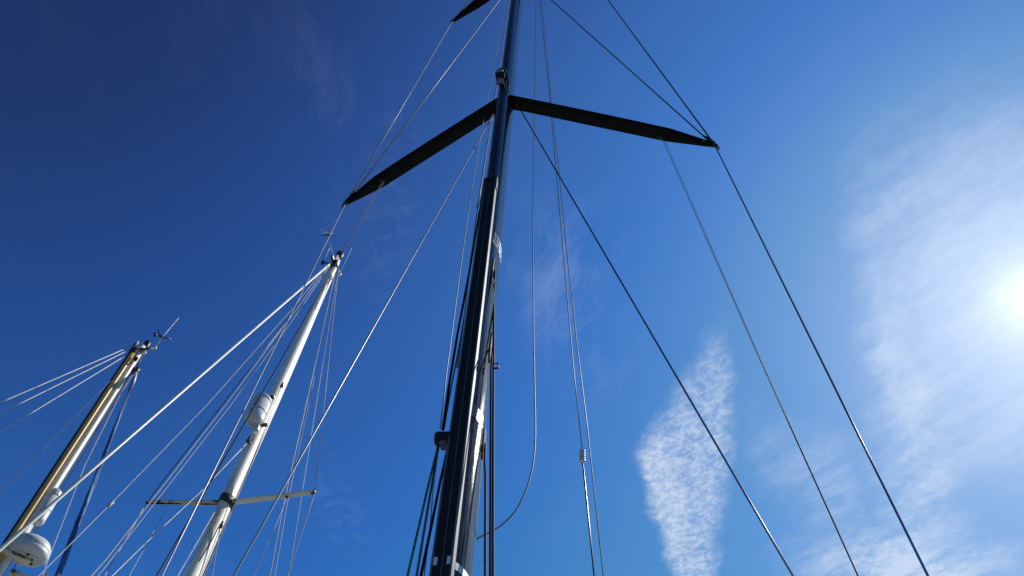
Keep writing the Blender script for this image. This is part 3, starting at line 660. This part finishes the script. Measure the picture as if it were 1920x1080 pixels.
link('spreader_collar', bm, 'dark', mw)
# radar reflector
def capsule(name, c, axis, L, r, m, parent, label, seams=(-0.12, 0.28)):
    prof = []
    h = L/2
    for k in range(9):
        a = math.pi/2*k/8; prof.append((-h+r*0.72*(1-math.cos(math.pi/2-a)) if False else -h+r*0.72*(1-math.sin(a)), r*math.cos(math.pi/2-a) if False else r*math.cos(a)))
    prof = [(-h+r*0.75*(1-math.sin(math.pi/2*(1-k/8))), r*math.sin(math.pi/2*k/8)) for k in range(1, 9)]
    mid = []
    for s in seams: mid += [(s*L-0.008, r), (s*L-0.005, r*0.955), (s*L+0.005, r*0.955), (s*L+0.008, r*1.015), (s*L+0.022, r*1.015), (s*L+0.024, r)]
    top = [(-a_, b_) for a_, b_ in prof[::-1]]
    o = lathe(name, c, axis, prof+mid+top, m, parent, 36); o['label'] = label; return o
cc0 = W(484, 768, DW-0.15); ax_ = (W(494, 745, DW-0.15)-cc0).normalized()
rf = capsule('radar_reflector', cc0, mdir, 0.56, 0.128, 'white', bw, 'white cylindrical radar reflector with domed ends')
bm = bmesh.new(); b_ = W(480, 803, DW-0.12); box_into(bm, b_, uw*0.045, vw*0.03, Z*0.04, 0.006); link('bracket', bm, 'white', rf, smooth=False)
for q in (W(492, 797, DW-0.05), W(505, 745, DW-0.05)): box('bracket', q, uw*0.08, vw*0.03, Z*0.015, 'dark', rf, 0.005)
bm = bmesh.new(); q = W(474, 788, DW-0.27)
for k in range(3): lathe_into(bm, q+uw*random.uniform(-.03, .03)+Z*(0.03*k), vw, [(-0.02, 0.02), (0.012, 0.012)], 8)
# fitting for the inner stay below it
bm = bmesh.new()
tube_into(bm, [W(470, 818, DW-0.12), W(464, 828, DW-0.15)], 0.018, 8); tube_into(bm, [W(462, 825, DW-0.15), W(470, 832, DW-0.12)], 0.016, 8)
link('stay_tang', bm, 'dark', mw)
for (px, py) in ((529, 722), (415, 984)):
    bm = bmesh.new(); q = W(px, py, DW-0.12); tube_into(bm, [q+Z*0.05, q, q-Z*0.03+uw*0.01], 0.014, 8, 0.02); box_into(bm, q-Z*0.02, uw*0.02, vw*0.014, Z*0.03, 0.004); link('sheave_box', bm, 'dark', mw)
# standing rigging of the cream mast
TW = W(625, 489, DW-0.05)
furl = tube('forestay', [TW]+[ext(TW, W(0, 1030, 6.4), DECK)], pxr(W(0, 1030, 6.4), 7.8), 'cream', bw, 12)
furl['label'] = 'thick cream furling forestay running down to the left'
lt = WZ(275, 942, hs-ZC); rt_ = WZ(590, 923, hs-ZC)
wire('shroud', [TW, lt], 1.8, 'dark_wire', bw); wire('shroud', run([lt, (196, 1080, DW-0.3)]), 2.0, 'wire_far', bw)
wire('shroud', [W(634, 510, DW), rt_], 1.8, 'wire_far', bw); wire('shroud', run([rt_, (540, 1080, DW+0.4)]), 2.0, 'wire_far', bw)
wire('shroud', run([(462, 832, DW-0.15), (376, 922, DW-0.6), (274, 1017, DW-1.0), (210, 1080, DW-1.3)], down=DECK), 2.6, 'wire_far', bw, 'inner stay from below the reflector down to the left', at=3)
wire('shroud', run([(538, 932, 8.9), (507, 1010, 9.0), (476, 1080, 9.1)]), 1.4, 'wire_far', bw, at=2)
wire('shroud', run([(628, 515, DW+.1), (587, 700, 8.8), (531, 946, 9.0), (506, 1080, 9.2)]), 2.0, 'wire_far', bw, at=2)
wire('shroud', run([(633, 515, DW+.1), (602, 700, 8.8), (566, 925, 9.0), (541, 1080, 9.2)]), 1.5, 'wire_far', bw, at=2)
wire('shroud', run([(408, 950, DW-.1), (333, 1080, DW-1.0)]), 2.2, 'wire_far', bw)
wire('shroud', run([(411, 962, DW-.1), (342, 1080, DW-.9)]), 1.9, 'dark_wire', bw)
# loose lines of the cream mast
line('halyard', run([(618, 491, DW-.1), (547, 580, 8.1), (387, 760, 7.4), (207, 945, 6.9), (72, 1080, 6.6)]), 2.3, 'white_rope', 'white halyard with a small splice, nearest under the thick forestay of the cream mast', 'halyard', at=4)
q = W(207, 945, 6.9); t_ = (W(387, 760, 7.4)-q).normalized()
tag(lathe('splice', q-t_*0.05, t_, [(0, 0.008), (0.02, 0.02), (0.05, 0.015), (0.08, 0.02), (0.1, 0.008)], 'white_rope'), 'small white splice on the outermost halyard of the cream mast', 'splice')
line('halyard', run([(620, 492, DW-.1), (533, 611, 8.1), (422, 760, 7.7), (200, 1047, 7.1), (171, 1080, 7.0)]), 2.3, 'white_rope', 'white halyard of the cream mast crossing its left spreader near the tip', 'halyard', at=4)
line('halyard', run([(621, 494, DW-.1), (540, 612, 8.15), (432, 760, 7.75), (200, 1059, 7.15), (183, 1080, 7.1)]), 2.1, 'white_rope', 'white halyard of the cream mast, innermost of the fan and nearest the reflector', 'halyard', at=4)
line('halyard', run([(626, 500, DW-.13), (608, 540, DW-.13), (590, 580, DW-.14)], down=None), 2.0, 'white_rope', 'short white rope lying against the top of the cream mast', 'halyard')
line('halyard', run([(527, 726, DW-.16), (500, 795, DW-.16), (476, 856, DW-.15), (440, 940, DW-.1)], down=DECK), 1.8, 'tan_rope', 'brownish halyard running down the lit side of the cream mast', 'halyard', at=2)
line('halyard', run([(590, 705, DW+.3), (538, 946, DW+.4), (515, 1080, DW+.5)], up=None), 1.7, 'wire_far', 'thin pale halyard right of the cream mast crossing its right spreader', 'halyard', at=1, sides=6)
line('halyard', run([(531, 726, DW-.16), (502, 797, DW-.12), (477, 857, DW-.08), (435, 958, DW-.03), (382, 1080, DW)], down=DECK), 1.4, 'white_rope', 'thin white halyard hugging the right edge of the cream mast', 'halyard', at=2)
line('flag_halyard', run([(316, 947, hs*0+DW-.1), (242, 1080, DW-.4)]), 1.3, 'wire_far', 'faint flag line hanging from the left spreader of the cream mast', 'halyard', sides=6)
line('rope', run([(413, 990, DW-.15), (405, 1035, DW-.15), (398, 1080, DW-.15)]), 1.8, 'white_rope', 'white rope leaving the lower sheave of the cream mast', at=2)
line('rope', resample([W(415, 985, DW-.15), W(408, 992, DW-.16), W(396, 1015, DW-.14), W(373, 1052, DW-.12)], 5), 2.2, 'black_rope', 'dark rope slanting across the cream mast below the spreaders', at=8)
line('rope', resample([W(621, 517, DW-.16), W(622.5, 522, DW-.18), W(617, 528, DW-.18), W(609, 533, DW-.16)], 5), 1.7, 'black_rope', 'short dark curve near the top of the cream mast, modelled for a rope and its shadow', 'cable', at=5)  # dark curve stands for a rope together with its shadow
# =================================================================== 3. the left mast with the gold strip
DL = 9.5; AL = 10.0
l0 = W(36, 1010, DL); l1 = W(266, 652, DL)
lb = ext(l1, l0, DECK); ul = hz(-36.4+90); vl = hz(-36.4+180)   # picture right, towards the camera
bl = thing('sailboat', 'sailboat with a white mast edged by a gold varnished strip and a radar dome', 'sailboat', (lb.x, lb.y, 0))
hull(bl, Vector((lb.x, lb.y, 0)), AL, 10.0, 3.1, 0.40, 1.2, MT['white'])
ml = ell_mast('mast', lb, l1, 0.062, 0.09, -36.4, 'cream', bl, taper=0.85)
ldir = (l1-lb).normalized()
g0, g1 = lb-ul*0.078+vl*0.105, l1-ul*0.070+vl*0.095-ldir*0.15
gs = ell_mast('gold_strip', g0, g1, 0.032, 0.03, -36.4, 'gold', bl, sides=24); gs['label'] = 'varnished gold wooden strip along the left mast'
ds = ell_mast('dark_strip', lb-ul*0.118+vl*0.06, l1-ul*0.104+vl*0.05-ldir*0.05, 0.020, 0.045, -36.4, 'matt_black', bl, sides=20)  # dark strip to the left of the gold one
bm = bmesh.new(); tube_into(bm, [lb-ul*0.056+vl*0.05, l1-ul*0.052+vl*0.05-ldir*0.4], 0.004, 6); link('seam', bm, 'dark', ml)  # dark line painted for the shade between gold strip and mast
tube('conduit', [lb+ul*0.064+vl*0.02, l1+ul*0.058+vl*0.02-ldir*0.5], 0.006, 'dark', ml, 6)
# masthead of the left mast
lathe('masthead_cap', W(273, 649, DL), ldir, [(-0.07, 0.04), (0.0, 0.042), (0.02, 0.046), (0.09, 0.046), (0.10, 0.03)], 'dark', ml)
bm = bmesh.new(); box_into(bm, W(263, 656, DL-.05), ul*0.085, vl*0.035, Z*0.035, 0.01); box_into(bm, W(249, 660, DL-.05), ul*0.035, vl*0.03, Z*0.045, 0.01); link('masthead_crane', bm, 'cream', ml, smooth=False)
bm = bmesh.new(); tube_into(bm, [W(258, 641, DL-.05), W(254, 650, DL-.05), W(259, 655, DL-.05)], 0.022, 8); tube_into(bm, [W(260, 640, DL-.05), W(272, 650, DL-.05)], 0.008, 6); link('halyard_sheave', bm, 'white', ml)
bm = bmesh.new(); bm.free(); box('clip', W(250, 656, DL-.12), ul*0.04, vl*0.02, Z*0.05, 'dark', ml, 0.005); box('clip', W(254, 673, DL-.13), ul*0.03, vl*0.02, Z*0.035, 'dark', ml, 0.005); tube('cable', [W(255, 673, DL-.13), W(240, 684, DL-.12)], 0.01, 'dark', ml, 6)
bm = bmesh.new(); tube_into(bm, [W(262, 655, DL-.1), W(290, 652.5, DL-.1)], 0.02, 8, 0.016); link('instrument_arm', bm, 'dark', ml)
am = bmesh.new(); lathe_into(am, W(290.5, 652, DL-.1)-Z*0.03, Z, [(0, 0.02), (0.03, 0.03), (0.06, 0.018)], 10); link('arm_end', am, 'white', ml)
tube('antenna', [W(290.5, 650, DL-.1), W(310, 625, DL-.1), W(335, 596, DL-.1)], 0.011, 'white', ml, 6, 0.006)
am = bmesh.new(); tube_into(am, [W(293, 628, DL-.1), W(304, 632, DL-.1), W(321, 636, DL-.1)], 0.012, 6, 0.014)
lathe_into(am, W(291, 628, DL-.1), (W(291, 628, DL-.1)-W(296, 629.5, DL-.1)), [(-0.03, 0.01), (0.0, 0.035), (0.02, 0.03)], 10)
tube_into(am, [W(297, 618, DL-.1), W(297.5, 623, DL-.1), W(302, 631, DL-.1)], 0.007, 6); link('wind_vane', am, 'dark', ml)
bm = bmesh.new(); lathe_into(bm, W(270, 661, DL-.08)-Z*0.03, Z, [(0, 0.02), (0.03, 0.035), (0.06, 0.02)], 10); link('masthead_light', bm, 'white', ml)
# reflector and radar dome
cl = W(87, 950, DL-.02)
rl = capsule('radar_reflector', cl, ldir, 0.52, 0.078, 'white', bl, 'smaller white cylindrical reflector half hidden by the forestay')
for py, px in ((922, 92), (975, 62)):
    bm = bmesh.new(); box_into(bm, W(px, py, DL-.02), ul*0.07, vl*0.03, Z*0.03, 0.006); link('bracket', bm, 'white' if py < 950 else 'dark', rl, smooth=False)
rc = W(53, 1032, DL-.12); dome = lathe('radar_dome', rc-Z*0.09, Z, [(0, 0.05), (0.0, 0.17), (0.012, 0.215), (0.04, 0.235), (0.075, 0.238), (0.082, 0.232), (0.09, 0.236), (0.14, 0.228), (0.19, 0.195), (0.22, 0.12), (0.23, 0.02)], 'white', bl, 40)
dome['label'] = 'white round radar dome seen from below'
bm = bmesh.new(); box_into(bm, rc-Z*0.115-ul*0.08, ul*0.16, vl*0.05, Z*0.018, 0.005); box_into(bm, rc-Z*0.10-ul*0.02+vl*0.09, ul*0.15, vl*0.012, Z*0.012, 0.003); link('bracket', bm, 'cream', dome, smooth=False)
bm = bmesh.new()
for (a_, b_) in ((-0.05, 0.06), (0.02, 0.10), (0.09, 0.04), (-0.10, -0.03), (0.11, -0.06)): lathe('bolt', rc-Z*0.094+ul*a_+vl*b_, -Z, [(0, 0.014), (0.02, 0.012)], 'dark', dome, 8)
bm.free(); bm = bmesh.new()
tube_into(bm, resample([rc-Z*0.11-ul*0.13+vl*0.06, rc-Z*0.14-ul*0.10+vl*0.09, rc-Z*0.13-ul*0.03+vl*0.08, rc-Z*0.11+ul*0.03+vl*0.03], 5), 0.008, 6); link('cable', bm, 'dark', dome)
bm = bmesh.new(); q = W(50, 1084, DL-.1); box_into(bm, q, ul*0.19, vl*0.05, Z*0.02, 0.006); box_into(bm, q+ul*0.16+Z*0.05, ul*0.02, vl*0.05, Z*0.06, 0.006); link('spreader', bm, 'dirty', bl, smooth=False)
# rigging of the left mast
for k, (x0, y0, y1, d1) in enumerate(((246, 649, 755, 8.4), (248, 653, 775, 8.3), (242, 663, 810, 8.2))):
    a_, b_ = W(x0, y0, DL-.05), W(0, y1, d1)
    line('halyard', [a_, b_, ext(a_, b_, 4.0)], 1.9, 'white_rope', ('highest of the three white lines fanning left from the gold edged masthead', 'middle of the three white lines fanning left from the gold edged masthead', 'lowest of the three white lines fanning left from the gold edged masthead')[k], 'halyard')
wire('stay', run([(207, 714, DL-.3), (0, 923, 8.6)]), 1.4, 'thin_line', bl)
wire('shroud', run([(248, 700, DL), (106, 921, DL+.2), (22, 1075, DL+.3)]), 1.6, 'thin_line', bl)
wire('shroud', run([(250, 698, DL), (172, 828, DL+.2), (60, 1010, DL+.3)]), 1.4, 'thin_line', bl)
wire('shroud', run([(252, 697, DL), (226, 738, DL+.1), (160, 870, DL+.1), (86, 1060, DL+.1), (80, 1080, DL+.1)]), 1.8, 'wire_far', bl, at=3)
bm = bmesh.new(); tube_into(bm, [W(268, 664, DL), W(262, 676, DL), W(257, 688, DL)], 0.012, 6); lathe_into(bm, W(255, 694, DL), ldir, [(-0.07, 0.02), (-0.05, 0.045), (0.03, 0.05), (0.06, 0.02)], 12); link('furler_swivel', bm, 'dark', bl)
# furled blue sail: a spirally wrapped tapering roll
sa, sb = W(256, 697, DL), W(108, 1080, 8.2); sbase = ext(sa, sb, DECK+0.8); ax_ = sbase-sa; Ls = ax_.length; t_ = ax_.normalized(); a1 = t_.orthogonal().normalized(); b1_ = t_.cross(a1)
bm = bmesh.new(); N = 260; rings = []
for i in range(N+1):
    s = i/N; c = sa+ax_*s; r0 = 0.012+0.024*min(1, s*1.5)**0.8; row = []
    for k in range(20):
        th = 2*math.pi*k/20; ph = (th/(2*math.pi)+s*Ls/0.42) % 1.0
        r_ = r0*(0.9+0.22*ph)+0.004*math.sin(37*s+3*th)
        row.append(bm.verts.new(c+(a1*math.cos(th)+b1_*math.sin(th))*r_))
    rings.append(row)
for i in range(N):
    for k in range(20): bm.faces.new((rings[i][k], rings[i][(k+1) % 20], rings[i+1][(k+1) % 20], rings[i+1][k]))
bm.faces.new(rings[0][::-1]); bm.faces.new(rings[-1])
tag(link('furled_sail', bm, 'blue_cloth', smooth=False), 'blue sail rolled tight in a spiral on its stay beside the gold edged mast', 'sail')
tube('sail_head', [W(257, 690, DL), W(253, 706, DL-.03), W(247, 724, DL-.08)], 0.02, 'white', bpy.data.objects['furled_sail'], 8, 0.03)
